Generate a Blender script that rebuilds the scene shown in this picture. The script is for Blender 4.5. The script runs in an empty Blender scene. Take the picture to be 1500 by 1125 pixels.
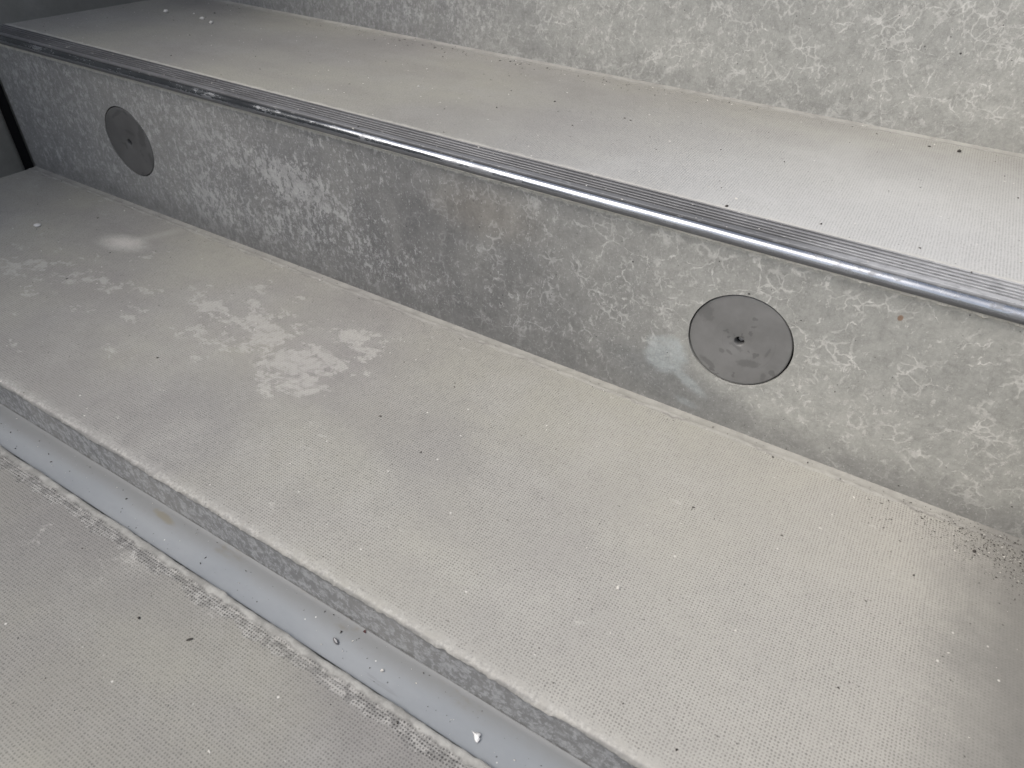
import bpy, bmesh, math, random
import numpy as np
from mathutils import Matrix, Vector, noise

random.seed(11)
SC = bpy.context.scene
COL = SC.collection
MM = 0.001

# ------------------------------------------------------------------ camera
R = ((0.8578481, 0.5126448, 0.0359436), (0.3450776, -0.5227916, -0.7794937), (-0.3808124, 0.6810905, -0.6253780))
cam_data = bpy.data.cameras.new('camera')
cam = bpy.data.objects.new('camera', cam_data)
COL.objects.link(cam)
cam_data.sensor_width = 36.0
cam_data.lens = 36.0 * 1018.9 / 1500
cam_data.clip_start = 0.01
cam_data.clip_end = 200
cm = Matrix(((R[0][0], -R[1][0], -R[2][0], 0.06573),
             (R[0][1], -R[1][1], -R[2][1], -0.4760),
             (R[0][2], -R[1][2], -R[2][2], 0.30653), (0, 0, 0, 1)))
cam.matrix_world = cm
cam_data.dof.use_dof = True
cam_data.dof.focus_distance = 0.585
cam_data.dof.aperture_fstop = cam_data.lens / 2.0
SC.camera = cam

# ------------------------------------------------------------------ daylight
SUN_EL, SUN_AZ = math.radians(55), math.radians(220)       # azimuth clockwise from +Y
world = bpy.data.worlds.new('World')
SC.world = world
world.use_nodes = True
wn = world.node_tree
bg = wn.nodes['Background']
sky = wn.nodes.new('ShaderNodeTexSky')
sky.sky_type = 'NISHITA'
sky.sun_disc = False
sky.sun_elevation = SUN_EL
sky.sun_rotation = SUN_AZ
sky.dust_density = 4.0
sky.air_density = 1.0
sky.ozone_density = 1.0
hz = wn.nodes.new('ShaderNodeHueSaturation')            # hazy, nearly overcast sky
hz.inputs['Saturation'].default_value = 0.5
wn.links.new(sky.outputs[0], hz.inputs['Color'])
wn.links.new(hz.outputs[0], bg.inputs[0])
bg.inputs[1].default_value = 0.13
sun_data = bpy.data.lights.new('sun', 'SUN')
sun_data.energy = 0.9
sun_data.angle = math.radians(35)
sun_data.color = (1.0, 0.95, 0.87)
sun = bpy.data.objects.new('sun', sun_data)
COL.objects.link(sun)
sd = Vector((math.sin(SUN_AZ) * math.cos(SUN_EL), math.cos(SUN_AZ) * math.cos(SUN_EL), math.sin(SUN_EL)))
sun.rotation_euler = sd.to_track_quat('Z', 'Y').to_euler()
SC.view_settings.view_transform = 'Standard'
SC.view_settings.look = 'None'
SC.view_settings.gamma = 1
SC.view_settings.exposure = 0.57
SC.view_settings.use_curve_mapping = False

# ------------------------------------------------------------------ node helpers
class G:
    """scalar / colour expression builder for one material"""
    def __init__(s, name, rough=0.85, metal=0.0, spec=0.3):
        s.m = bpy.data.materials.new(name)
        s.m.use_nodes = True
        s.t = s.m.node_tree
        s.b = s.t.nodes['Principled BSDF']
        s.b.inputs['Roughness'].default_value = rough
        s.b.inputs['Metallic'].default_value = metal
        s.b.inputs['Specular IOR Level'].default_value = spec
        tc = s.t.nodes.new('ShaderNodeTexCoord')
        sx = s.t.nodes.new('ShaderNodeSeparateXYZ')
        s.P = tc.outputs['Object']
        s.t.links.new(s.P, sx.inputs[0])
        s.x, s.y, s.z = (S(s, o) for o in sx.outputs)
    def put(s, v, sock):
        if isinstance(v, S): s.t.links.new(v.o, sock)
        elif hasattr(v, 'is_output'): s.t.links.new(v, sock)
        else: sock.default_value = v
    def op(s, kind, *a, clamp=False):
        n = s.t.nodes.new('ShaderNodeMath'); n.operation = kind; n.use_clamp = clamp
        for i, v in enumerate(a): s.put(v, n.inputs[i])
        return S(s, n.outputs[0])
    def vec(s, x, y, z):
        n = s.t.nodes.new('ShaderNodeCombineXYZ')
        for i, v in enumerate((x, y, z)): s.put(v, n.inputs[i])
        return n.outputs[0]
    def warp(s, amount, scale, det=2, P=None):
        """coordinates pushed about by noise"""
        P = P or s.P
        n = s.t.nodes.new('ShaderNodeTexNoise'); s.t.links.new(P, n.inputs[0])
        n.inputs['Scale'].default_value = scale; n.inputs['Detail'].default_value = det
        a = s.t.nodes.new('ShaderNodeVectorMath'); a.operation = 'SUBTRACT'
        s.t.links.new(n.outputs['Color'], a.inputs[0]); a.inputs[1].default_value = (.5, .5, .5)
        b = s.t.nodes.new('ShaderNodeVectorMath'); b.operation = 'SCALE'
        s.t.links.new(a.outputs[0], b.inputs[0]); b.inputs['Scale'].default_value = amount
        c = s.t.nodes.new('ShaderNodeVectorMath'); c.operation = 'ADD'
        s.t.links.new(P, c.inputs[0]); s.t.links.new(b.outputs[0], c.inputs[1])
        return c.outputs[0]
    def scl(s, f, P=None):
        n = s.t.nodes.new('ShaderNodeVectorMath'); n.operation = 'MULTIPLY'
        s.t.links.new(P or s.P, n.inputs[0]); n.inputs[1].default_value = f
        return n.outputs[0]
    def off(s, f, P=None):
        n = s.t.nodes.new('ShaderNodeVectorMath'); n.operation = 'ADD'
        s.t.links.new(P or s.P, n.inputs[0]); n.inputs[1].default_value = f
        return n.outputs[0]
    def noise(s, scale, det=4, rough=.55, P=None, dist=0):
        n = s.t.nodes.new('ShaderNodeTexNoise'); s.t.links.new(P or s.P, n.inputs[0])
        n.inputs['Scale'].default_value = scale; n.inputs['Detail'].default_value = det
        n.inputs['Roughness'].default_value = rough; n.inputs['Distortion'].default_value = dist
        return S(s, n.outputs[0])
    def vor(s, scale, feat='F1', P=None, out='Distance', rnd=1):
        n = s.t.nodes.new('ShaderNodeTexVoronoi'); n.feature = feat; s.t.links.new(P or s.P, n.inputs[0])
        n.inputs['Scale'].default_value = scale; n.inputs['Randomness'].default_value = rnd
        return S(s, n.outputs[out])
    def white(s, P):
        n = s.t.nodes.new('ShaderNodeTexWhiteNoise'); s.t.links.new(P, n.inputs[0])
        return S(s, n.outputs[0])
    def ramp(s, v, a, b):
        """0 below a, 1 above b, smooth (a may be greater than b)"""
        n = s.t.nodes.new('ShaderNodeMapRange'); n.interpolation_type = 'SMOOTHSTEP'
        s.put(v, n.inputs[0])
        if a < b: n.inputs[1].default_value, n.inputs[2].default_value = a, b
        else:
            n.inputs[1].default_value, n.inputs[2].default_value = b, a
            n.inputs[3].default_value, n.inputs[4].default_value = 1, 0
        return S(s, n.outputs[0])
    def mix(s, f, a, b):
        n = s.t.nodes.new('ShaderNodeMix'); n.data_type = 'RGBA'
        s.put(f, n.inputs[0])
        for v, k in ((a, 6), (b, 7)):
            if isinstance(v, tuple): n.inputs[k].default_value = (*v, 1)
            elif isinstance(v, S): s.t.links.new(v.o, n.inputs[k])
            else: s.t.links.new(v, n.inputs[k])
        return n.outputs[2]
    def mul(s, c, f):
        n = s.t.nodes.new('ShaderNodeVectorMath'); n.operation = 'SCALE'
        s.t.links.new(c, n.inputs[0]); s.put(f, n.inputs['Scale'])
        return n.outputs[0]
    def blob(s, a, b, ca, cb, ra, rb, ang=0, warp=None, soft=.5):
        """soft ellipse 0..1 in two coordinates"""
        c, t = math.cos(math.radians(ang)), math.sin(math.radians(ang))
        u, v = a - ca, b - cb
        U = (u * c + v * t) * (1 / ra); V = (v * c - u * t) * (1 / rb)
        d = s.op('SQRT', U * U + V * V)
        if warp is not None: d = d + warp
        return s.ramp(d, 1 + soft, 1 - soft)
    def bump(s, h, dist, strength=1.0):
        n = s.t.nodes.new('ShaderNodeBump'); n.inputs['Distance'].default_value = dist
        n.inputs['Strength'].default_value = strength
        s.put(h, n.inputs['Height'])
        s.t.links.new(n.outputs[0], s.b.inputs['Normal'])
    def col(s, c): s.put(c, s.b.inputs['Base Color']) if not isinstance(c, tuple) else setattr(s.b.inputs['Base Color'], 'default_value', (*c, 1))
    def rough(s, v): s.put(v, s.b.inputs['Roughness'])

class S:
    def __init__(s, g, o): s.g, s.o = g, o
    def __add__(s, b): return s.g.op('ADD', s, b)
    __radd__ = __add__
    def __sub__(s, b): return s.g.op('SUBTRACT', s, b)
    def __rsub__(s, b): return s.g.op('SUBTRACT', b, s)
    def __mul__(s, b): return s.g.op('MULTIPLY', s, b)
    __rmul__ = __mul__
    def __truediv__(s, b): return s.g.op('DIVIDE', s, b)
    def max(s, b): return s.g.op('MAXIMUM', s, b)
    def min(s, b): return s.g.op('MINIMUM', s, b)
    def inv(s): return s.g.op('SUBTRACT', 1.0, s, clamp=True)
    def sat(s): return s.g.op('ADD', s, 0.0, clamp=True)

# ------------------------------------------------------------------ materials
def dot_pattern(g, fade=None):
    """square grid of small dimples, 2.1 mm apart, left by the form liner"""
    Pw = g.warp(0.0007, 300, 1)
    Pw2 = g.warp(0.0016, 22, 1, Pw)
    sx = g.t.nodes.new('ShaderNodeSeparateXYZ'); g.t.links.new(Pw2, sx.inputs[0])
    px, py = S(g, sx.outputs[0]) * (1 / .0021), S(g, sx.outputs[1]) * (1 / .0021)
    fx, fy = g.op('FRACT', px) - .5, g.op('FRACT', py) - .5
    cell = g.vec(g.op('FLOOR', px), g.op('FLOOR', py), 0.0)
    rnd = g.white(cell)
    r2 = g.white(g.vec(g.op('FLOOR', py), g.op('FLOOR', px), 3.0))
    jx, jy = fx + (rnd - .5) * .16, fy + (r2 - .5) * .16
    d = g.op('SQRT', jx * jx + jy * jy)
    dot = g.ramp(d - (r2 - .5) * .10, .37, .15)
    return dot * (rnd * .45 + .62)

def specks(g, scale, size, dens, P=None, seed=(0, 0, 0)):
    Q = g.off(seed, P)
    n = g.t.nodes.new('ShaderNodeTexVoronoi'); g.t.links.new(Q, n.inputs[0]); n.inputs['Scale'].default_value = scale
    c = g.t.nodes.new('ShaderNodeSeparateColor'); g.t.links.new(n.outputs['Color'], c.inputs[0])
    pick = g.ramp(S(g, c.outputs[0]), 1 - dens, 1 - dens * .7)
    return g.ramp(S(g, n.outputs['Distance']), size, size * .45) * pick

def concrete_tread(name, kind):
    g = G(name, rough=.8, spec=.28)
    big = g.noise(4.5, 4, .5)
    med = g.noise(17, 5, .6, P=g.off((3, 7, 1)))
    fine = g.noise(900, 3, .7)
    cloud = g.noise(60, 6, .65, P=g.off((9, 2, 5)))
    kk = dict(low=.95, up=.77, front=.80)[kind]
    base = g.mix(g.ramp(big, .34, .66), tuple(kk * v for v in (.312, .304, .290)), tuple(kk * v for v in (.392, .382, .336)))
    base = g.mix(g.ramp(med, .40, .70) * .5, base, tuple(kk * v for v in (.408, .399, .374)))
    streak = g.noise(9, 4, .55, P=g.scl((.5, 1.6, 1), g.off((4, 4, 0))))
    base = g.mix(g.ramp(streak, .56, .36) * .30, base, tuple(kk * v for v in (.285, .272, .262)))
    base = g.mix(g.ramp(cloud, .50, .25) * .14, base, (.27, .262, .245))
    dot = dot_pattern(g)
    # pale lime bloom in ragged islands
    P2 = g.warp(.010, 60, 4)
    e1 = g.noise(40, 9, .70, P=g.scl((.8, 1.15, 1), P2))
    e2 = g.noise(140, 5, .7, P=g.off((5, 5, 5)))
    if kind == 'low':
        base = g.mix(g.ramp(g.x + (med - .5) * .15 - (g.y + .12) * .5, -.30, .22) * .6, base, (.485, .471, .430))  # light growing towards the right, painted into the tread colour
        zone = g.blob(g.x, g.y, -.435, -.115, .090, .056, 0, soft=.75) * .185
        zone = zone.max(g.blob(g.x, g.y, -.335, -.118, .055, .065, 0, soft=.75) * .20)
        zone = zone.max(g.blob(g.x, g.y, -.66, -.17, .17, .10, 0, soft=.6) * .085)
        fl = g.blob(g.x, g.y, -.01, -.125, .15, .055, 0, soft=.7) * .055
        fl = fl.max(g.ramp(g.y, -.25, -.285) * .04)
        isl = g.ramp(e1 + zone, .648, .685) * (g.ramp(e2, .38, .52) * .65 + .35)
        island2 = g.ramp(e2 + zone * .5 + fl, .695, .745)
        pale = (isl * .66).max(island2 * .45)
        spot = g.blob(g.x, g.y, -.683, -.073, .024, .013, 10, warp=(e2 - .5) * .9, soft=.85)  # soft pale spot, with a faint tail towards the riser
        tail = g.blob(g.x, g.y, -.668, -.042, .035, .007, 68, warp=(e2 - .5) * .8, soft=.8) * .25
    elif kind == 'front':
        zone = g.blob(g.x, g.y, -.33, -.355, .13, .035, 0, soft=.7) * .10
        zone = zone.max(g.blob(g.x, g.y, -.12, -.37, .12, .02, 0, soft=.7) * .08)
        pale = g.ramp(e1 + zone, .665, .76) * .55
        pale = pale.max(g.ramp(e2, .72, .80) * .4)
        spot = tail = None
    else:
        nosing_light = g.blob(g.x, g.y, .15, .03, .30, .20, 0, warp=(med - .5) * .5, soft=.8)
        base = g.mix(nosing_light * .8, base, (.555, .557, .545))  # brighter light near the nosing at right, painted into the colour
        
        pale = g.ramp(e1, .70, .78) * .35
        pale = pale.max(g.ramp(e2, .70, .80) * .3)
        spot = tail = None
    base = g.mix(pale * .75, base, (.52, .505, .475))
    if spot is not None:
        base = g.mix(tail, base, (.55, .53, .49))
        base = g.mix(spot * .62, base, (.72, .69, .64))
    # plain cement margins along the edges
    wav = (g.noise(70, 4, .6, P=g.scl((1, 0, 0))) - .5)
    yy = g.y + wav * .012
    if kind == 'low':
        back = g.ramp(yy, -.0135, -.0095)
        front = g.ramp(yy + (e2 - .5) * .03, -.2815, -.2895)
        edge = back.max(front)
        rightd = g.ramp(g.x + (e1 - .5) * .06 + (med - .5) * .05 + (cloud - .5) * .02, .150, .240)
        fdark = g.ramp(g.y, -.2905, -.2925)
        base = g.mix(front * (g.ramp(e2, .38, .60) * .6), base, g.mix(g.ramp(g.noise(420, 4, .7), .38, .62), (.30, .295, .28), (.54, .53, .50)))
        base = g.mix(fdark * (g.ramp(e1, .35, .6) * .5 + .2), base, (.15, .15, .148))
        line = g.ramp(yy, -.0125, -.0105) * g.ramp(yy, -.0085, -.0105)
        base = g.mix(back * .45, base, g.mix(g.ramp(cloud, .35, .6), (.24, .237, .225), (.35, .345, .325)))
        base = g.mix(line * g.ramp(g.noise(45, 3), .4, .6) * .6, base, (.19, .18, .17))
        base = g.mix(rightd * .78, base, (.165, .162, .155))  # dirt at the right end, with the wall's shade painted in
        dirt = specks(g, 420, .32, .55) * g.ramp(g.x, .12, .215) * g.ramp(g.y + g.x * .12, -.045, .005)
        base = g.mix(dirt * .8, base, (.07, .065, .06))
        dotk = edge.inv() * (1 - rightd * .75)
        bright_rim = None
    elif kind == 'front':
        lip = g.ramp(yy, -.3318, -.3292)
        wav2 = (g.noise(38, 5, .6, P=g.scl((1, .15, 0))) - .5)
        band = g.ramp(g.y + wav2 * .026, -.3405, -.3385) * lip.inv()
        base = g.mix(lip * .85, base, g.mix(g.ramp(cloud, .35, .65), (.26, .256, .24), (.42, .415, .39)))
        ln = g.ramp(g.y + wav * .010, -.3323, -.3308) * g.ramp(g.y + wav * .010, -.3291, -.3306)
        base = g.mix(ln * .5, base, (.16, .158, .15))
        base = g.mix(band * .5, base, g.mix(g.ramp(g.noise(170, 6, .75), .40, .64), (.17, .168, .163), (.52, .51, .485)))
        dotk = lip.inv() * (1 + band * 1.0)
    else:
        back = g.ramp(yy, .2975, .3000)
        base = g.mix(back * .4, base, g.mix(g.ramp(cloud, .35, .6), (.25, .245, .23), (.40, .395, .37)))
        uline = g.ramp(yy, .2975, .2995) * g.ramp(yy, .3015, .2995)
        base = g.mix(uline * .4, base, (.20, .195, .18))
        fr = g.ramp(yy, .038, .034)
        base = g.mix(fr * .5, base, (.45, .44, .405))
        dotk = back.inv() * fr.inv() * .9
    k = dot * dotk * (1 - pale * .55) * g.ramp(med, .20, .50).max(.78)
    base = g.mul(base, 1.0 - k * (.34 if kind == 'front' else .40))
    gr1 = g.noise(380, 5, .75, P=g.off((1, 3, 9)))
    base = g.mul(base, (fine - .5) * .30 + (gr1 - .5) * .26 + (cloud - .5) * .10 + 1.0)
    blk = specks(g, 190, .16, .05, seed=(2, 3, 1)).max(specks(g, 95, .09, .06, seed=(7, 1, 1)))
    base = g.mix(blk * .75, base, (.07, .066, .06))
    wht = specks(g, 150, .16, .05, seed=(4, 9, 1))
    base = g.mix(wht * .8, base, (.68, .66, .62))
    g.col(base)
    g.bump((fine * .12 + cloud * .25 + e2 * .2) - k * .45 + pale * .15, .00050, .8)
    return g.m

def concrete_riser(name, kind):
    g = G(name, rough=.62, spec=.35)
    big = g.noise(5, 4, .5, P=g.off((1, 1, 4)))
    med = g.noise(26, 5, .6, P=g.scl((1, 1, .6), g.off((3, 8, 2))))
    fine = g.noise(1100, 3, .7)
    base = g.mix(g.ramp(big, .32, .68), (.222, .225, .228), (.272, .273, .268)) 
    base = g.mix(g.blob(g.x, g.z, -.24, -.03, .24, .12, 0, warp=(med - .5) * .8, soft=.8) * .9, base, (.140, .141, .143)) if kind == 'low' else base
    base = g.mix(g.ramp(med, .38, .70) * .5, base, (.258, .257, .248))
    vert = g.noise(60, 4, .6, P=g.scl((1, 1, .12), g.off((2, 0, 0))))
    base = g.mix(g.ramp(vert, .60, .76) * .30, base, (.15, .148, .142))
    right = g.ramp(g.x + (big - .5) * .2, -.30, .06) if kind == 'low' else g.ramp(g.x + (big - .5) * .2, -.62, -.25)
    veiny = g.ramp(g.x + (med - .5) * .1, -.38, -.20) if kind == 'low' else g.ramp(g.x, -.55, -.30)
    base = g.mix(right * .85, base, g.mix(g.ramp(big, .32, .68), (.375, .375, .350), (.445, .443, .410)))  # warmer, paler concrete to the right, with stronger light there painted in
    # crazing veins
    Pv = g.warp(.020, 30, 5); Pv = g.warp(.0050, 190, 4, Pv)
    ve = g.vor(38, 'DISTANCE_TO_EDGE', Pv)
    gate = g.noise(24, 4, .6, P=g.off((6, 1, 2))) + (g.noise(7, 3, .5, P=g.off((9, 9, 2))) - .5) * .35
    width = g.ramp(g.noise(55, 3, .6, P=g.off((1, 6, 2))), .38, .75) * .046 + .005
    vein = g.ramp(ve / width, 1.0, .35) * g.ramp(gate, .48, .54) * (g.ramp(g.noise(210, 4, .78), .42, .52) * .85 + .15)
    ve2 = g.vor(85, 'DISTANCE_TO_EDGE', g.warp(.005, 170, 4, Pv))
    vein2 = g.ramp(ve2, .085, .03) * g.ramp(g.noise(38, 4, .6, P=g.off((4, 4, 2))), .50, .60)
    vein = vein.max(vein2 * .7)
    gr00 = g.noise(46, 6, .7, P=g.off((2, 7, 7)))
    # flecked bloom
    Pf = g.scl((1.0, 1.0, .62), g.warp(.006, 120, 4))
    f1 = g.noise(165, 8, .74, P=Pf)
    f2 = g.noise(300, 5, .74, P=g.off((5, 0, 5), Pf))
    fz = g.noise(14, 3, .5, P=g.off((8, 8, 8)))
    lz = veiny.inv() * .040 + (fz - .5) * .20 + .006
    if kind == 'low':
        patch = g.blob(g.x, g.z, -.475, .018, .095, .020, -7, warp=(f1 - .5) * 2.6, soft=.85)
        lz = lz + patch * .085 + g.blob(g.x, g.z, -.60, -.05, .14, .035, 0, soft=.7) * .03
        lz = lz - g.blob(g.x, g.z, -.30, .02, .08, .05, 0, soft=.7) * .05
    fleck = g.ramp(f1 + lz, .575, .605).max(g.ramp(f2 + lz * .8, .600, .635) * .9)
    pale = (vein * (veiny * .85 + .15)).max(fleck * (1 - veiny * .35)).sat()
    
    base = g.mix(pale * (g.ramp(gr00, .30, .60) * .38 + .32 + right * .07), base, g.mix(right, (.46, .462, .460), (.68, .67, .635)))
    if kind == 'low':
        gr0 = g.noise(120, 6, .72, P=g.scl((.6, 1, 1.6)))
        # chalky smear left of the near cover plate, dark damp margin under it
        sw = (g.noise(55, 6, .7, P=g.off((3, 5, 5))) - .5) * 1.9
        s1 = g.blob(g.x, g.z, -.054, -.034, .018, .017, -35, warp=sw * .7, soft=.30) * (g.ramp(gr0, .30, .62) * .5 + .5)
        s2 = g.blob(g.x, g.z, -.033, -.052, .020, .0042, -28, warp=sw * .9, soft=.6) * .7
        s3 = g.blob(g.x, g.z, -.028, -.0745, .010, .0035, -10, warp=sw * .7, soft=.5) * .8
        sm = s1.max(s2).max(s3)
        dk = g.blob(g.x, g.z, -.045, -.060, .055, .022, -10, soft=.6)
        base = g.mix(dk * .6, base, (.15, .157, .162))
        base = g.mix(sm * .75, base, (.42, .455, .46))
        rust = g.blob(g.x, g.z, .0964, .0578, .0017, .0022, 0, soft=.25)
        base = g.mix(rust * .85, base, (.27, .165, .105))
        brown = g.blob(g.x, g.z, -.236, .045, .045, .02, 0, warp=(f1 - .5), soft=.8)
        base = g.mix(brown * .25, base, (.27, .235, .19))
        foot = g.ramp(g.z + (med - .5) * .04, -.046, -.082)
        base = g.mix(foot * .55, base, (.165, .165, .162))  # shade at the riser foot, painted into the colour
        topb = g.ramp(g.z + (f2 - .5) * .006, .0725, .0745)
        base = g.mix(topb * .7, base, (.58, .57, .52))
    else:
        foot = g.ramp(g.z + (med - .5) * .02, .118, .095)
        base = g.mix(foot * .25, base, (.24, .238, .23))
    # pin holes
    ph = specks(g, 75, .055, .30, P=g.P, seed=(3, 1, 3)).max(specks(g, 170, .10, .10, seed=(1, 4, 3)))
    ph = ph.max(specks(g, 42, .05, .35, seed=(1, 4, 9))).max(specks(g, 260, .12, .10, seed=(2, 2, 9)) * .7)
    tiny = specks(g, 520, .30, .30, P=Pf, seed=(6, 2, 8)).max(g.ramp(g.noise(520, 4, .75, P=g.off((3, 3, 9))), .60, .70) * .6)
    gr1 = g.noise(330, 5, .75, P=g.off((1, 3, 9)))
    gr2 = g.noise(75, 6, .7, P=g.off((8, 3, 9)))
    base = g.mix(tiny * .42, base, (.555, .557, .545))
    base = g.mul(base, (fine - .5) * .40 + (gr1 - .5) * .75 + (gr2 - .5) * .85 + .97)
    base = g.mix(ph * .92, base, (.03, .03, .03))
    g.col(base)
    g.rough(.68 - (fz - .5) * .3 + pale * .1)
    g.bump(fine * .08 + pale * .25 + med * .4 - ph * 1.0, .0006, .8)
    return g.m

def plain_concrete(name, c1, c2, dark=(.04, .04, .04), rough=.8, bump=.0006):
    g = G(name, rough=rough, spec=.3)
    a = g.noise(9, 6, .6); b = g.noise(120, 5, .65); f = g.noise(900, 2, .6)
    base = g.mix(g.ramp(a, .35, .65), c1, c2)
    base = g.mix(specks(g, 60, .08, .25) * .8, base, dark)
    base = g.mix(specks(g, 110, .10, .08, seed=(3, 3, 3)) * .6, base, (.4, .4, .39))
    base = g.mul(base, (b - .5) * .35 + 1 + (f - .5) * .2)
    g.col(base); g.bump(b * .5 + f * .2, bump, .8)
    return g.m

def face_material():
    g = G('channel face concrete', rough=.7)
    f = g.noise(150, 8, .76, P=g.scl((1, 1, .8), g.warp(.006, 120, 3)))
    f2 = g.noise(300, 4, .7); big = g.noise(12, 3)
    base = g.mix(g.ramp(big, .3, .7), (.185, .188, .192), (.235, .234, .230))
    base = g.mix(g.ramp(f, .47, .53) * (g.ramp(f2, .35, .6) * .6 + .4) * .55, base, (.44, .45, .46))
    base = g.mix(g.ramp(g.z + (f2 - .5) * .004, -.0915, -.0885) * .6, base, (.12, .12, .12))
    base = g.mix(g.ramp(g.z + (f - .5) * .012, -.1155, -.1185) * .5, base, (.13, .128, .12))
    base = g.mul(base, (f2 - .5) * .3 + 1)
    base = g.mix(specks(g, 130, .11, .10), base, (.03, .03, .03))
    g.col(base); g.bump(f * .5 + f2 * .3, .0006, .8)
    return g.m

def channel_material():
    g = G('blue grey channel lining', rough=.42, spec=.45)
    a = g.noise(14, 5, .6, P=g.scl((.35, 1, 1))); b = g.noise(160, 5, .65); s = g.noise(120, 5, .7, P=g.scl((.12, 1.6, 1)))
    base = g.mix(g.ramp(a, .35, .65), (.258, .276, .294), (.302, .318, .332))
    back_shade = g.ramp(g.y + (a - .5) * .022 + (b - .5) * .008, -.3125, -.2975)
    base = g.mix(back_shade * .70, base, (.185, .188, .186))  # shade along the channel wall, painted into the floor colour
    brown = g.noise(26, 5, .7, P=g.off((3, 1, 1), g.scl((.5, 1, 1))))
    base = g.mix(g.ramp(brown, .60, .72) * back_shade * .5, base, (.17, .15, .115))
    st = g.blob(g.x, g.y, -.334, -.3016, .0115, .0028, -6, warp=(b - .5) * 1.2, soft=.4)
    base = g.mix(st * .6, base, (.20, .175, .12))
    base = g.mix(g.ramp(s, .64, .72) * .35, base, (.20, .205, .21))
    base = g.mul(base, (b - .5) * .12 + 1)
    dk = specks(g, 230, .16, .10).max(specks(g, 120, .09, .16, seed=(5, 2, 2)))
    base = g.mix(dk * .8, base, (.06, .06, .06))
    base = g.mix(specks(g, 200, .12, .05, seed=(1, 2, 8)), base, (.75, .75, .73))
    g.col(base); g.rough((a - .5) * .3 + .45 + back_shade * .15)
    g.bump(b * .3 + s * .3 + dk * .5, .0003, .7)
    return g.m

def metal_material(name, kind):
    g = G(name, rough=.3, metal=1.0 if kind == 'nose' else .85)
    long = g.noise(260, 5, .6, P=g.scl((.03, 1, 1)))
    a = g.noise(30, 5, .65, P=g.scl((.5, 1, 1))); b = g.noise(240, 4, .7, P=g.scl((.4, 1, 1)))
    if kind == 'nose':
        base = g.mix(g.ramp(a, .35, .7), (.33, .345, .375), (.50, .52, .555))
        low = g.ramp(g.z + (a - .5) * .005 + (b - .5) * .003, .0838, .0815)  # dark reflection on the lower half, painted in along with the grime
        streaks = g.noise(420, 5, .75, P=g.scl((.10, 1, 1)))
        grime_reflection = (g.ramp(b + (a - .5) * .9, .56, .72) * .55).max(g.ramp(streaks, .60, .70) * .45).max(low * (g.ramp(a, .34, .54) * .5 + .35))
        base = g.mix(grime_reflection, base, (.13, .13, .135))
        g.put(1.0 - grime_reflection * .65, g.b.inputs['Metallic'])
        g.rough((long - .5) * .20 + .20 + grime_reflection * .4 + (a - .5) * .2)
        g.bump(long * .35 + b * .15 + grime_reflection * .3, .00025, .55)
    else:
        base = g.mix(g.ramp(a, .35, .7), (.185, .185, .19), (.25, .25, .257))
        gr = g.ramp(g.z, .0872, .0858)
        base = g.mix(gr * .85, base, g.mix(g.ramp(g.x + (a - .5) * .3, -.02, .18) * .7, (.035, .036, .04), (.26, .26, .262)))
        wear = g.ramp(b, .60, .70)
        base = g.mix(wear * .5, base, (.60, .60, .59))
        dirt = g.ramp(g.noise(90, 5, .7), .60, .72)
        base = g.mix(dirt * .35, base, (.20, .195, .18))
        dusty = g.ramp(g.x + (a - .5) * .25, -.05, .16) * (1 - gr) * (g.ramp(b, .30, .55) * .5 + .5)
        base = g.mix(dusty * .85, base, (.50, .505, .515))
        g.put((.45 - gr * .4 - dirt * .2) * (1 - dusty * .6), g.b.inputs['Metallic'])
        g.rough((b - .5) * .3 + .46 + gr * .4)
        g.bump(b * .4 + long * .3, .0002, .6)
    g.col(base)
    return g.m

def plate_material(name, cx, seed, c1, c2):
    """matt grey cover plate with scuffs, turned rings and dark worn patches; coordinates of its own"""
    g = G(name, rough=.48, spec=.4)
    Q = g.off(seed)
    a = g.noise(22, 5, .6, P=Q); b = g.noise(85, 5, .65, P=Q); f = g.noise(900, 3, .6)
    base = g.mix(g.ramp(a, .35, .65), c1, c2)
    base = g.mul(base, (b - .5) * .22 + 1 + (f - .5) * .10)
    base = g.mix(g.ramp(g.noise(75, 3, .5, P=g.warp(.004, 150, 3, g.off((7, 1, 1), Q))), .645, .665) * .6, base, tuple(v * .62 for v in c1))
    rr = g.op('SQRT', g.x * g.x + g.z * g.z)
    ring = g.ramp(g.noise(420, 2, .5, P=g.vec(rr, 0.0, 0.0)), .56, .68) * g.ramp(g.noise(26, 3, P=g.off((2, 2, 2), Q)), .45, .6)
    base = g.mix(ring * .28, base, tuple(v * .7 for v in c1))
    w = (g.noise(190, 5, .7, P=g.off((1, 1, 7), Q)) - .5) * 2.6 + (b - .5) * 1.4
    if seed[0] == 0:
        spots = ((-.0315, .0165, .0060, .0075, 20), (-.0020, -.0055, .0050, .0022, -25), (.0105, -.0175, .0080, .0032, 20), (-.0055, -.0125, .0042, .0014, -30),
                 (-.0110, -.0135, .0022, .0022, 0), (.0245, -.0245, .0018, .0042, 0), (-.0190, -.0285, .0070, .0022, -30), (.0225, -.0030, .0012, .0055, -12))
    else:
        spots = ((.0270, .0130, .0060, .0150, -12), (.0335, -.0160, .0035, .0100, 10), (-.0100, .0300, .0120, .0022, 30), (.006, .0125, .009, .002, -10))
    for (u, v, ru, rv, an) in spots:
        base = g.mix(g.blob(g.x, g.z, u, v, ru, rv, an, warp=w, soft=.30) * .55, base, tuple(q * .66 for q in c1))
    sc = g.noise(60, 4, .8, P=g.scl((1, 1, 5), g.warp(.01, 60, 2, Q)))
    base = g.mix(g.ramp(sc, .70, .74) * .35, base, tuple(v * 1.5 for v in c2))
    g.col(base); g.rough(.50 + (b - .5) * .3)
    g.bump(b * .3 + f * .15 + ring * .2, .0002, .6)
    return g.m

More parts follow.
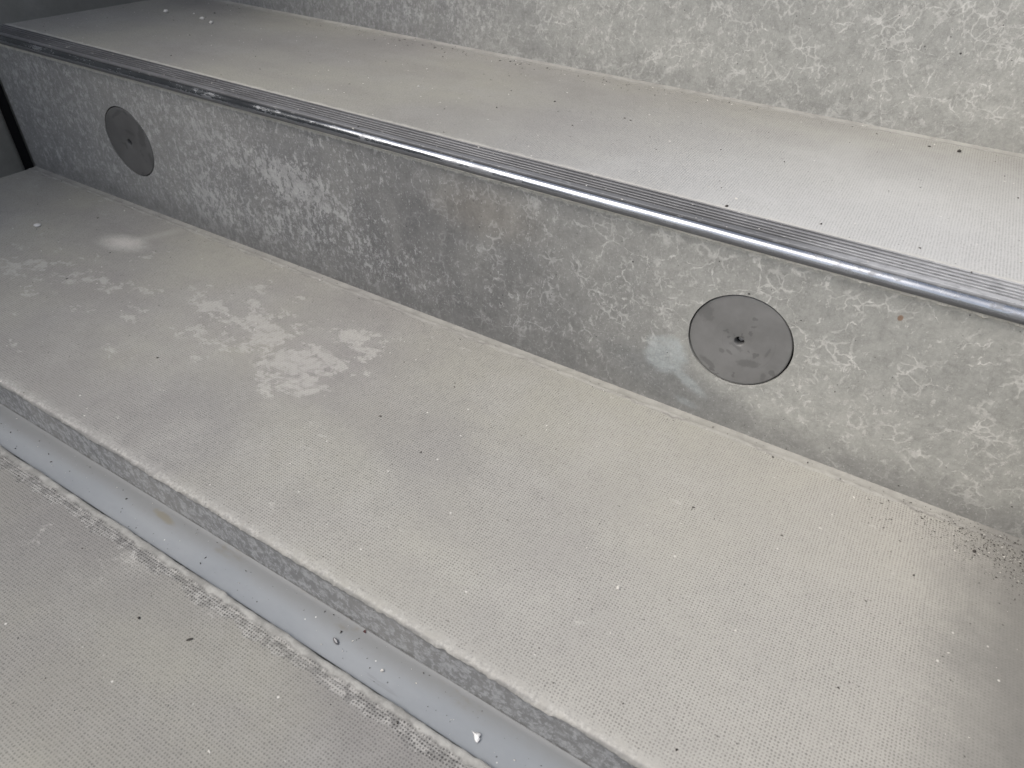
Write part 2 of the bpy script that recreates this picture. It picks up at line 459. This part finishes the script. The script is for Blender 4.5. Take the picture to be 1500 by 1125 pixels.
def simple(name, c, rough=.7, metal=0.0, var=.2):
    g = G(name, rough=rough, metal=metal)
    n = g.noise(700, 4, .6)
    base = g.mix(n, tuple(v * (1 - var) for v in c), tuple(min(1, v * (1 + var)) for v in c))
    g.col(base); g.bump(n, .0002, .5)
    return g.m

M = dict(
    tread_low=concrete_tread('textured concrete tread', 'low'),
    tread_up=concrete_tread('textured concrete upper tread', 'up'),
    landing=concrete_tread('textured concrete landing', 'front'),
    riser_low=concrete_riser('mottled concrete riser', 'low'),
    riser_up=concrete_riser('mottled concrete upper riser', 'up'),
    wall=plain_concrete('dark wall concrete', (.150, .148, .136), (.195, .193, .180), rough=.6),
    soffit=plain_concrete('soffit concrete', (.20, .20, .19), (.26, .26, .25)),
    face=face_material(), channel=channel_material(),
    nose=metal_material('bright worn aluminium', 'nose'), ribs=metal_material('ribbed aluminium', 'ribs'),
    plate_near=plate_material('grey cover plate', 0, (0, 0, 0), (.178, .177, .174), (.208, .207, .204)),
    plate_far=plate_material('dark grey cover plate', 1, (4, 2, 1), (.098, .098, .098), (.120, .120, .120)),
    black=simple('matte black', (.008, .008, .009), .9), hole=simple('dark screw recess', (.012, .012, .012), .6),
    screw=simple('dull steel screw', (.35, .36, .38), .35, 1.0),
    mortar=plain_concrete('pale mortar', (.62, .60, .54), (.80, .775, .71), dark=(.1, .1, .09)),
    mortar_grey=plain_concrete('grey mortar', (.30, .295, .275), (.40, .39, .365), dark=(.1, .1, .09)),
    white=simple('white flake', (.80, .80, .79), .6, var=.05), pill=simple('off white disc', (.66, .65, .63), .5, var=.05),
    red=simple('dark red chip', (.055, .012, .013), .5), grit_dark=simple('dark grit', (.055, .05, .045), .8),
    grit_pale=simple('pale grit', (.62, .60, .56), .7), husk=simple('grey husk', (.12, .12, .125), .4),
    husk_pale=simple('pale husk lining', (.45, .45, .46), .5), stem=simple('brown stem', (.13, .10, .07), .8),
    ground=plain_concrete('paved ground', (.26, .26, .25), (.34, .33, .31)),
)

# ------------------------------------------------------------------ object helpers
def link(o, parent=None):
    COL.objects.link(o)
    if parent: o.parent = parent
    return o
def tag(o, label=None, cat=None, group=None, kind=None):
    for k, v in (('label', label), ('category', cat), ('group', group), ('kind', kind)):
        if v: o[k] = v
    return o
def thing(name, loc, label, cat, group=None):
    o = bpy.data.objects.new(name, None); o.location = loc; o.empty_display_size = .02
    link(o); return tag(o, label, cat, group)
def mesh(name, verts, faces, mat, parent=None, smooth=True, origin=(0, 0, 0)):
    me = bpy.data.meshes.new(name)
    me.from_pydata([tuple(v) for v in verts], [], faces)
    me.materials.append(mat)
    if smooth: me.polygons.foreach_set('use_smooth', [True] * len(me.polygons))
    me.update()
    o = bpy.data.objects.new(name, me); o.location = origin
    return link(o, parent)
def from_bm(name, bm, mat, parent=None, smooth=True):
    me = bpy.data.meshes.new(name); bm.to_mesh(me); bm.free(); me.materials.append(mat)
    if smooth: me.polygons.foreach_set('use_smooth', [True] * len(me.polygons))
    return link(bpy.data.objects.new(name, me), parent)
def nz(x, y=0, z=0, s=1.0, o=3):
    return noise.fractal(Vector((x * s, y * s, z * s)), 1.0, 2.0, o)
def sweep(name, prof, x0, x1, n, mat, parent=None, wob=None, smooth=True):
    """extrude a (y,z) profile along X; wob(x,y,z,i) -> (dy,dz); profile runs so that normals face out"""
    V, F = [], []
    k = len(prof)
    for i in range(n + 1):
        x = x0 + (x1 - x0) * i / n
        for j, (y, z) in enumerate(prof):
            dy, dz = wob(x, y, z, j) if wob else (0, 0)
            V.append((x, y + dy, z + dz))
    for i in range(n):
        for j in range(k - 1):
            a = i * k + j
            F.append((a, a + 1, a + k + 1, a + k))
    return mesh(name, V, F, mat, parent, smooth)
def box(name, lo, hi, mat, parent=None, bev=0.0):
    bm = bmesh.new()
    bmesh.ops.create_cube(bm, size=1)
    for v in bm.verts:
        v.co = Vector([(lo[i] + hi[i]) / 2 + v.co[i] * (hi[i] - lo[i]) for i in range(3)])
    if bev: bmesh.ops.bevel(bm, geom=list(bm.edges), offset=bev, segments=2, affect='EDGES')
    return from_bm(name, bm, mat, parent, smooth=False)

WTOP = .74
XL, XR = -.972, .240            # stair width between the two walls
ZL, ZU = -.0857, .0875           # lower and upper tread
YB, YF = .3088, -.293           # back of the upper tread, front edge of the lower tread
ZC = -.119                      # channel floor
YC = -.3252                     # near edge of the channel
ZG = -.115                      # landing slab
XU = -.979                      # left wall above the upper tread

# ------------------------------------------------------------------ the staircase
stair = thing('concrete_staircase', (0, 0, ZC), 'grey precast concrete staircase with dimpled treads between two side walls', 'staircase')
stair_inv = Matrix.Translation((0, 0, -ZC))
def sp(o):
    o.matrix_parent_inverse = stair_inv; return o

def edge_noise(x, k=0.0):
    return nz(x, k, 0, 30, 4) * .0012 + nz(x, k, 5, 240, 2) * .0005 + max(0, nz(x, k, 8, 60, 2) - .35) * .004

# lower tread: from the riser foot to the rounded, slightly broken front edge
prof = [(0.0, ZL)] + [(-.001 * t, ZL) for t in (3, 6, 8, 9, 10, 11, 12, 13, 15, 18)] + [(-.018 - .0135 * t, ZL) for t in range(1, 20)]
prof += [(YF + .012, ZL), (YF + .008, ZL), (YF + .005, ZL), (YF + .003, ZL - .0001), (YF + .0015, ZL - .0004), (YF + .0005, ZL - .0011), (YF, ZL - .0022)]
def wob_low(x, y, z, j):
    dy = dz = 0
    if y < YF + .006:
        w = min(1, (YF + .006 - y) / .006)
        e = edge_noise(x)
        dy += e * w * 1.2; dz += -abs(nz(x, 3, 1, 130, 3)) * .0022 * w * (1 if nz(x, 9, 9, 20, 2) > -.1 else .3)
    if y > -.016:                      # cement fillet ridge
        c = -.0085 + nz(x, 1, 0, 35, 3) * .0018
        dz += .0009 * math.exp(-((y - c) / .0016) ** 2) + .0010 * math.exp(-((y + .001) / .003) ** 2)
        dz += nz(x, y * 2, 0, 320, 2) * .00022
    return dy, dz
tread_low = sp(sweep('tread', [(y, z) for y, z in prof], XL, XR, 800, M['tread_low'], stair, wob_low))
prof = [(YF, ZL - .0022), (YF + .0002, ZL - .005), (YF + .0002, ZL - .012), (YF, ZL - .022), (YF - .0001, ZC + .004), (YF - .0003, ZC - .002)]
def wob_face(x, y, z, j):
    dy = nz(x, z, 2, 60, 3) * .0004
    dz = 0
    if j == 0:
        a, b = wob_low(x, YF, z, 0); dy, dz = a, b
    return dy, dz
face = sp(sweep('channel_wall', prof, XL, XR, 500, M['face'], stair, wob_face))

# upper tread
prof = [(YB, ZU)] + [(YB - .001 * t, ZU) for t in (2, 4, 6, 7, 8, 9, 10, 11, 13, 16)] + [(YB - .016 - .0129 * t, ZU) for t in range(1, 20)] + [(.0350, ZU), (.0336, ZU - .0002), (.0328, ZU - .0015)]
def wob_up(x, y, z, j):
    dz = 0
    if y > YB - .016:
        c = YB - .0085 + nz(x, 7, 0, 30, 3) * .0012
        dz += .0009 * math.exp(-((y - c) / .0016) ** 2) + .0014 * math.exp(-((y - YB + .001) / .003) ** 2)
        dz += nz(x, y * 2, 3, 300, 2) * .0002
    if y < .037: dz += nz(x, y, 4, 240, 3) * .0004 + .0003
    return 0, dz
tread_up = sp(sweep('tread', prof, XU, XR, 500, M['tread_up'], stair, wob_up))

# lower riser with two round openings
PLATES = ((0.0, 0.0), (-.7312, 0.0))
RH = .0406
def riser_with_holes():
    bm = bmesh.new()
    x0, x1, z0, z1 = XL + .0005, XR, ZL - .003, .0805
    loops = []
    # strips left/right of each hole's square cell, rings inside it
    cells = sorted([(c[0] - .060, c[0] + .060, c[0]) for c in PLATES])
    def grid(xa, xb):
        n = max(1, int((xb - xa) / .02))
        for i in range(n):
            a, b = xa + (xb - xa) * i / n, xa + (xb - xa) * (i + 1) / n
            vs = [bm.verts.new((a, 0, z0)), bm.verts.new((b, 0, z0)), bm.verts.new((b, 0, z1)), bm.verts.new((a, 0, z1))]
            bm.faces.new(vs)
    cur = x0
    for a, b, cx in cells:
        grid(cur, a); cur = b
        N = 128
        inner, outer, back = [], [], []
        for k in range(N):
            t = 2 * math.pi * k / N
            c, s = math.cos(t), math.sin(t)
            rj = RH + nz(c * 3 + cx, s * 3, 0, 2.0, 3) * .00018
            inner.append(bm.verts.new((cx + rj * c, 0, rj * s)))
            back.append(bm.verts.new((cx + rj * c, .009, rj * s)))
            sx = (b - cx) / max(abs(c), 1e-6)
            sz = ((z1 if s > 0 else -z0) / max(abs(s), 1e-6))
            r = min(sx, sz)
            outer.append(bm.verts.new((cx + r * c, 0, r * s)))
        for k in range(N):
            q = (k + 1) % N
            bm.faces.new((inner[k], outer[k], outer[q], inner[q]))
            bm.faces.new((back[k], inner[k], inner[q], back[q]))
        bm.faces.new(list(reversed(back)))
        # corners of the cell
        for sx_, sz_ in ((1, 1), (1, -1), (-1, 1), (-1, -1)):
            X, Z = cx + sx_ * .060, (z1 if sz_ > 0 else z0)
            cand = sorted(outer, key=lambda v: (v.co.x - X) ** 2 + (v.co.z - Z) ** 2)[:2]
            if all((v.co - Vector((X, 0, Z))).length > 1e-5 for v in cand):
                bm.faces.new([bm.verts.new((X, 0, Z)), cand[0], cand[1]])
    grid(cur, x1)
    bmesh.ops.remove_doubles(bm, verts=bm.verts, dist=1e-6)
    bmesh.ops.recalc_face_normals(bm, faces=bm.faces)
    return bm
riser_low = sp(from_bm('riser', riser_with_holes(), M['riser_low'], stair, smooth=False))

# upper riser and the flight going on above it
prof = [(YB + .0, ZU + .1745), (YB, ZU + .15), (YB, ZU + .05), (YB, ZU - .002)]
riser_up = sp(sweep('riser', prof, XU, XR, 60, M['riser_up'], stair, smooth=False))
g_ = box('tread', (XU, YB, ZU + .150), (XR, YB + .60, ZU + .1747), M['tread_up'], stair, .001); sp(g_)
# mortar ridge under the nosing: an irregular pale crust
def mortar_line():
    V, F = [], []
    n = 1400
    for i in range(n + 1):
        x = XL + .002 + (XR - XL - .004) * i / n
        a = .0012 + abs(nz(x, 0, 0, 55, 4)) * .0012 + abs(nz(x, 2, 0, 420, 2)) * .0012
        w = .0009 + .0011 * abs(nz(x, 4, 0, 90, 4)) + .0007 * abs(nz(x, 8, 3, 600, 2))
        rx = max(0, min(1, (x + .55) / .6))
        w *= .45 + 1.7 * rx * (0.55 + abs(nz(x, 3, 9, 40, 2)) * 1.6); a *= .8 + .5 * rx
        zt, zb = .0803, .0771 - w * .95
        V += [(x, .0002, zt), (x, -a * .5, .0797), (x, -a * (.9 + .4 * nz(x, 1, 1, 500, 1)), .0784), (x, -a * .9, zb + w * .45), (x, .0003, zb)]
    for i in range(n):
        for j in range(4):
            p = i * 5 + j
            F.append((p, p + 1, p + 6, p + 5))
    return mesh('mortar_line', V, F, M['mortar'], stair, smooth=False)
sp(mortar_line())
# body of the flight below the visible faces
sp(box('flight_body', (XL, .012, ZC - .25), (XR, .90, ZL - .012), M['soffit'], stair))

# ------------------------------------------------------------------ landing in front and channel between
landing = thing('landing_slab', (-.2, -.6, ZG), 'textured concrete landing slab in front of the channel, edge crumbling', 'landing')
prof = [(YC + .0006, ZC - .004), (YC + .0005, ZG - .0035), (YC + .0004, ZG - .0018), (YC, ZG - .0007), (YC - .0010, ZG - .0001), (YC - .0020, ZG + .0002), (YC - .0035, ZG + .0002), (YC - .005, ZG), (YC - .006, ZG - .0002), (YC - .0068, ZG - .0006), (YC - .0076, ZG - .0005), (YC - .009, ZG - .0001), (YC - .011, ZG), (YC - .014, ZG), (YC - .02, ZG)]
prof += [(YC - .02 - .03 * t, ZG) for t in range(1, 27)]
prof = prof[::1]
def wob_land(x, y, z, j):
    dy = dz = 0
    if y > YC - .012:
        e = edge_noise(x, 4)
        dy = e * .7 + (nz(x, 6, 0, 32, 3) * .0010 if -.0085 < y - YC < -.0042 else 0)
        if y > YC - .004: dz = -abs(nz(x, 8, 1, 110, 3)) * .0004
        dz += nz(x, y, 7, 260, 2) * .00022 if y < YC else 0
    return dy, dz
ls = sweep('slab', prof, XL, XR, 700, M['landing'], landing, wob_land)
ls.matrix_parent_inverse = Matrix.Translation((.2, .6, -ZG))

chan = thing('floor_channel', (-.366, -.314, ZC), 'smooth blue grey recessed channel running between landing slab and stair', 'channel')
prof = [(YF - .0004, ZC + .0005), (YF - .0009, ZC + .0001), (YF - .004, ZC), (YF - .02, ZC), (YC + .0035, ZC), (YC + .0014, ZC + .0002)]
cf = sweep('channel_floor', prof, XL, XR, 120, M['channel'], chan, lambda x, y, z, j: (0, nz(x, y, 0, 12, 2) * .0002))
cf.matrix_parent_inverse = Matrix.Translation((.366, .314, -ZC))
jt = box('joint_line', (XL, YF - .0007, ZC - .003), (XR, YF - .0002, ZC + .0002), M['black'], chan)
jt.matrix_parent_inverse = Matrix.Translation((.366, .314, -ZC))

# ------------------------------------------------------------------ aluminium stair nosing
nosing = thing('stair_nosing', (-.366, 0, ZU), 'aluminium stair nosing with ribbed top and shiny rounded front along the upper step', 'stair nosing')
NI = Matrix.Translation((.366, 0, -ZU))
gro = [.0290, .0235, .0182, .0136, .0090]
p = [(.0322, ZU - .003), (.0322, ZU + .0003), (.0316, ZU + .0006)]
for yg in gro:
    p += [(yg + .0017, ZU + .0006), (yg + .0015, ZU + .0003), (yg + .0014, ZU - .0022), (yg - .0014, ZU - .0022), (yg - .0015, ZU + .0003), (yg - .0017, ZU + .0006)]
p += [(.0022, ZU + .0006), (.0017, ZU + .0003), (.0015, ZU - .0022), (-.0012, ZU - .0024)]
plate = sweep('ribbed_plate', p, XU + .001, XR, 200, M['ribs'], nosing, smooth=False)
plate.matrix_parent_inverse = NI
r, yc = .0049, -.0010; zc = ZU - .0002 - r
p = [(yc + r * math.sin(math.radians(a)), zc + r * math.cos(math.radians(a))) for a in range(-8, -200, -8)]
p = [(-.0008, ZU - .0024), (-.0012, ZU - .0008)] + p
bull = sweep('rounded_front', p, XU + .001, XR, 260, M['nose'], nosing, lambda x, y, z, j: (nz(x, y * 4, z * 4, 22, 2) * .00012, nz(x, 5, z, 26, 2) * .00010))
bull.matrix_parent_inverse = NI

# ------------------------------------------------------------------ round cover plates in the riser
def cover(cx, mat, label, big_screw, rot, depth):
    t = thing('round_cover_plate', (cx, 0, 0), label, 'cover plate', 'round cover plates set in the stair riser')
    bm = bmesh.new()
    N = 128
    prof_ = [(.0038, .0070), (.0038, .0008), (.0041, .0002), (.0048, 0), (.020, 0), (.0380, 0), (.0391, .0001), (.0395, .0006), (.0395, .008)]
    rings = []
    for rr, y in prof_:
        rings.append([bm.verts.new((rr * math.cos(2 * math.pi * k / N), y + depth, rr * math.sin(2 * math.pi * k / N))) for k in range(N)])
    for a, b in zip(rings, rings[1:]):
        for k in range(N):
            bm.faces.new((a[k], b[k], b[(k + 1) % N], a[(k + 1) % N]))
    bmesh.ops.recalc_face_normals(bm, faces=bm.faces)
    for v in bm.verts: v.co.x -= .00035; v.co.z -= .00030
    pl = from_bm('plate', bm, mat, t)
    # dark recess and the screw head in it
    bm = bmesh.new()
    bmesh.ops.create_circle(bm, cap_ends=True, radius=.0039, segments=32, matrix=Matrix.Translation((-.00035, .0068 + depth, 0)) @ Matrix.Rotation(math.pi / 2, 4, 'X'))
    from_bm('screw_recess', bm, M['hole'], t, False)
    if big_screw:
        bm = bmesh.new()
        bmesh.ops.create_cone(bm, cap_ends=True, radius1=.0026, radius2=.0020, depth=.0016, segments=6, matrix=Matrix.Translation((0, .0062 + depth, -.0006)) @ Matrix.Rotation(math.pi / 2, 4, 'X'))
        from_bm('screw', bm, M['screw'], t, False)
    # sealing ring at the bottom of the gap
    bm = bmesh.new()
    vo = [[bm.verts.new((q * math.cos(2 * math.pi * k / 96), .0032 + depth, q * math.sin(2 * math.pi * k / 96))) for k in range(96)] for q in (.0393, .0406)]
    for k in range(96): bm.faces.new((vo[0][k], vo[0][(k + 1) % 96], vo[1][(k + 1) % 96], vo[1][k]))
    from_bm('gap_seal', bm, M['black'], t, False)
    return t
cover(0.0, M['plate_near'], 'near round cover plate, mid grey with dark worn spots, beside a chalky smear', True, 0, .0012)
cover(-.7312, M['plate_far'], 'far round cover plate, dark charcoal, close to the left wall', False, 1, .0002)

# ------------------------------------------------------------------ side walls, with the shadow gap beside the riser
wl = thing('side_wall', (XL, 0, ZC), 'dark smooth concrete wall closing the left end of the steps', 'wall')
def wallsweep(name, prof, z0, z1, n, mat, parent, loc):
    V, F = [], []
    k = len(prof)
    for i in range(n + 1):
        z = z0 + (z1 - z0) * i / n
        for (x, y) in prof: V.append((x, y, z))
    for i in range(n):
        for j in range(k - 1):
            a = i * k + j
            F.append((a, a + k, a + k + 1, a + 1))
    o = mesh(name, V, F, mat, parent, False)
    o.matrix_parent_inverse = Matrix.Translation(tuple(-c for c in loc))
    return o
W = XL - .0002
gap = [(W - .25, -2.2), (W, -2.2), (W, -.0190), (W - .0008, -.0160), (W - .0035, -.0130), (W - .008, -.0115), (W - .030, -.0112), (W - .030, .004), (W, .004), (W, .9), (W - .25, .9)]
low = wallsweep('lower_wall', gap, -.45, ZU - .022, 1, M['wall'], wl, (XL, 0, ZC))
up = box('upper_wall', (W - .25, -2.2, ZU - .022), (XU, .9, WTOP), M['wall'], wl)
up.matrix_parent_inverse = Matrix.Translation((-XL, 0, -ZC))
sl = box('gap_dark_strip', (W - .028, -.0112, -.30), (W - .012, .0035, ZU - .024), M['black'], wl, .001)  # black strip added so that the gap reads dark
sl.matrix_parent_inverse = Matrix.Translation((-XL, 0, -ZC))

bm = bmesh.new()
pts = [(-.75, ZL + .06), (-.34, ZL + .15), (-.05, ZL + .24), (.34, ZU + .22), (.9, ZU + .52), (.9, -.45), (-.75, -.45)]  # wall out of view; its top line is shaped to shade the right end
va = [bm.verts.new((XR + .0006, y, z)) for y, z in pts]
vb = [bm.verts.new((XR + .16, y, z)) for y, z in pts]
bm.faces.new(va); bm.faces.new(list(reversed(vb)))
for k in range(7): bm.faces.new((va[k], vb[k], vb[(k + 1) % 7], va[(k + 1) % 7]))
bmesh.ops.recalc_face_normals(bm, faces=bm.faces)
tag(from_bm('side_wall', bm, M['wall'], None, False), 'low sloping concrete string wall closing the right end of the steps', 'wall')
gr = box('ground', (-30, -30, -.60), (30, 30, -.455), M['ground'])
tag(gr, kind='structure')

# ------------------------------------------------------------------ loose things lying about
def blobmesh(name, loc, size, mat, parent=None, seed=0, sub=2, rough=.35, rot=(0, 0, 0)):
    bm = bmesh.new(); bmesh.ops.create_icosphere(bm, subdivisions=sub, radius=1)
    for v in bm.verts:
        v.co *= 1 + rough * noise.noise(v.co * 1.4 + Vector((seed, seed * 2, 0)))
        v.co = Vector((v.co.x * size[0], v.co.y * size[1], v.co.z * size[2]))
    o = from_bm(name, bm, mat, parent, False)
    o.location = loc; o.rotation_euler = rot
    return o

def flake():
    t = thing('paint_flake', (-.0376, -.3138, ZC), 'white curled paint flake lying in the channel near the bottom edge', 'flake')
    out = [(-0.00409, 0.00022), (-0.00289, 0.00063), (-0.00122, 0.00181), (-0.0, 0.00218), (0.00137, 0.00195), (0.00139, 0.00078), (0.00141, -0.00037), (0.00249, -0.00017), (0.00234, -0.00143), (0.00219, -0.00306), (0.00133, -0.00322), (-0.00029, -0.00237), (-0.00127, -0.0011), (-0.0021, -0.0002), (-0.003, 4e-05)]
    bm = bmesh.new()
    def hgt(x, y): return .0005 + .0013 * max(0, (-x + .001) / .004) ** 1.5 + .0006 * max(0, y / .004) + .0004 * math.sin(x * 900)
    top = [bm.verts.new((x, y, hgt(x, y) + .0004)) for x, y in out]
    bot = [bm.verts.new((x, y, hgt(x, y) - .0001)) for x, y in out]
    ct = bm.verts.new((.0002, 0, .0016)); cb = bm.verts.new((.0002, 0, .0007))
    n = len(out)
    for k in range(n):
        q = (k + 1) % n
        bm.faces.new((ct, top[q], top[k])); bm.faces.new((cb, bot[k], bot[q])); bm.faces.new((top[k], top[q], bot[q], bot[k]))
    bmesh.ops.recalc_face_normals(bm, faces=bm.faces)
    fo = from_bm('flake', bm, M['white'], t, True); fo.location.z = .0002
flake()
pill = blobmesh('oval_disc', (-.8007, -.1025, ZL + .0012), (.0046, .0037, .0012), M['pill'], None, 3, 3, .06)
tag(pill, 'small off white oval disc lying on the lower tread near the left wall', 'disc')
hs = thing('seed_husk', (-.151, -.3112, ZC), 'dark split seed husk with pale lining lying in the channel', 'seed husk')
bm = bmesh.new()
N = 20
for sgn in (1,):
    rings = []
    for i in range(7):
        a = i / 6 * math.pi
        rings.append([bm.verts.new((.0030 * -math.cos(a) , .00135 * math.sin(a) * math.cos(b), .0010 + .0010 * math.sin(a) * math.sin(b))) for b in [k / N * 2 * math.pi for k in range(N)]])
    for a, b in zip(rings, rings[1:]):
        for k in range(N): bm.faces.new((a[k], b[k], b[(k + 1) % N], a[(k + 1) % N]))
bmesh.ops.remove_doubles(bm, verts=bm.verts, dist=1e-6)
bmesh.ops.recalc_face_normals(bm, faces=bm.faces)
hsk = from_bm('husk', bm, M['husk'], hs); hsk.rotation_euler = (0, 0, -.35)
hl = blobmesh('husk_lining', (0.0001, 0, .00165), (.0022, .00055, .0005), M['husk_pale'], hs, 2, 2, .1); hl.rotation_euler = (0, 0, -.35)

chip = mesh('red_chip', [(-.0018, -.0010, .0002), (.0020, -.0010, .0002), (-.0006, .0022, .0004), (-.0018, -.0010, .0009), (.0020, -.0010, .0008), (-.0006, .0022, .0014)],
            [(0, 2, 1), (3, 4, 5), (0, 1, 4, 3), (1, 2, 5, 4), (2, 0, 3, 5)], M['red'], None, False, (-.1395, -.2955, ZC)); chip.scale = (.62, .62, .7)
tag(chip, 'dark red triangular chip at the foot of the channel wall', 'chip')
for (x, y, z, s, mt, nm, lb) in (
    (.1010, .2820, ZU, (.0019, .0015, .0013), 'grit_dark', 'pebble', 'black pebble at the back of the upper tread, far right'),
    (-.0420, .0370, ZU, (.0022, .0011, .0006), 'grit_dark', 'pebble', 'flat dark pebble on the upper tread just behind the nosing'),
    (-.112, -.3110, ZC, (.0010, .0010, .0009), 'grit_pale', 'pebble', 'tiny pale stone in the channel, right of the seed husk'),
    (-.2300, -.3620, ZG, (.0022, .0008, .0006), 'grit_dark', 'crumb', 'long dark crumb on the landing slab near its crumbling edge'),
    (-.2710, -.3690, ZG, (.0011, .0008, .0007), 'grit_dark', 'crumb', 'small dark crumb on the landing slab, left of the long one'),
    (-.0030, -.1960, ZL, (.0012, .0016, .0008), 'grit_pale', 'pebble', 'small white pebble in the middle of the lower tread'),
    (-.8912, .2050, ZU, (.0040, .0028, .0022), 'grit_pale', 'crumb', 'largest white crumb on the upper tread near the left wall'),
    (-.8223, .2080, ZU, (.0032, .0022, .0018), 'grit_pale', 'crumb', 'white crumb on the upper tread, right of the largest one'),
    (-.7950, .2000, ZU, (.0036, .0022, .0018), 'grit_pale', 'crumb', 'white crumb on the upper tread, third from the left wall'),
    (.2010, -.0310, ZL, (.0014, .0011, .0009), 'grit_dark', 'pebble', 'dark pebble in the dirty right corner of the lower tread'),
):
    o = blobmesh(nm, (x, y, z + s[2] * .75), s, M[mt], None, x * 50 + y * 9, 2, .4, (0, 0, x * 37))
    tag(o, lb, nm)

def grit(name, label, mat, n, gen, seed):
    rnd = random.Random(seed)
    V, F = [], []
    base = [Vector(v) for v in ((1, 0, -.2), (-.5, .87, -.2), (-.5, -.87, -.2), (0, 0, 1), (.6, .6, .5), (-.7, .1, .6))]
    fc = [(0, 4, 3), (0, 1, 4), (1, 5, 4), (1, 2, 5), (2, 0, 3), (2, 3, 5), (3, 4, 5), (0, 2, 1)]
    for _ in range(n):
        x, y, z, s = gen(rnd)
        a = rnd.random() * 6.28
        rot = Matrix.Rotation(a, 3, 'Z')
        st = (rnd.uniform(.7, 1.8), rnd.uniform(.6, 1.1), rnd.uniform(.4, .9))
        k = len(V)
        for b in base:
            q = rot @ Vector((b.x * st[0] * rnd.uniform(.8, 1.2), b.y * st[1] * rnd.uniform(.8, 1.2), b.z * st[2]))
            V.append((x + q.x * s, y + q.y * s, z + s * .2 + q.z * s))
        F += [tuple(k + i for i in f) for f in fc]
    o = mesh(name, V, F, mat, None, False)
    return tag(o, label, 'grit', kind='stuff')
def size(r, a, b): return a + (b - a) * r.random() ** 4
def g_low(r):
    return r.uniform(XL + .01, XR - .005), r.uniform(-.285, -.004), ZL, size(r, .00022, .0012)
def g_up(r):
    y = .037 + .266 * r.random() ** .8
    return r.uniform(XL + .01, XR - .01), y, ZU, size(r, .00025, .0011)
def g_back(r):
    x = r.gauss(-.38, .16) if r.random() < .7 else r.uniform(-.9, .2)
    return max(XL + .01, min(XR - .01, x)), YB - abs(r.gauss(.012, .012)) - .004, ZU, size(r, .00025, .0011)
def g_corner(r):
    while True:
        x = XR - abs(r.gauss(0, .045)); y = -abs(r.gauss(.006, .022)) - .003 - max(0, (x - .18)) * .05
        if y > -.20: return x, y, ZL + .0004, size(r, .00015, .00065)
def g_chan(r): return r.uniform(-.55, .2), r.uniform(YC + .004, YF - .003), ZC + .0002, size(r, .0002, .0008)
def g_front(r): return r.uniform(-.5, .2), YC - .006 - r.random() ** 1.3 * .25, ZG, size(r, .00022, .0010)
def g_nose(r): return r.uniform(XL + .02, XR), r.uniform(-.001, .030), ZU + .0006, size(r, .00025, .0009)
def g_foot(r):
    return r.uniform(-.95, XR), -.004 - abs(r.gauss(0, .006)), ZL + .0006, size(r, .00025, .0009)
grit('dark_grit', 'fine dark grit and dust specks lying on steps and landing', M['grit_dark'], 1,
     g_low, 1)
bpy.data.objects.remove(bpy.data.objects['dark_grit'])
def multi(name, label, mat, spec, seed):
    items = []
    rnd = random.Random(seed)
    for gen, n in spec:
        for _ in range(n): items.append(gen(rnd))
    it = iter(items)
    return grit(name, label, mat, len(items), lambda r: next(it), seed + 1)
multi('dark_grit', 'fine dark grit and dirt specks lying on the steps and in the channel', M['grit_dark'],
      ((g_low, 200), (g_up, 330), (g_back, 420), (g_corner, 1100), (g_chan, 110), (g_front, 90), (g_nose, 60), (g_foot, 90)), 5)
multi('pale_grit', 'fine pale concrete crumbs lying on the steps and in the channel', M['grit_pale'],
      ((g_low, 170), (g_up, 260), (g_back, 60), (g_corner, 260), (g_chan, 60), (g_front, 80), (g_nose, 90), (g_foot, 70)), 9)
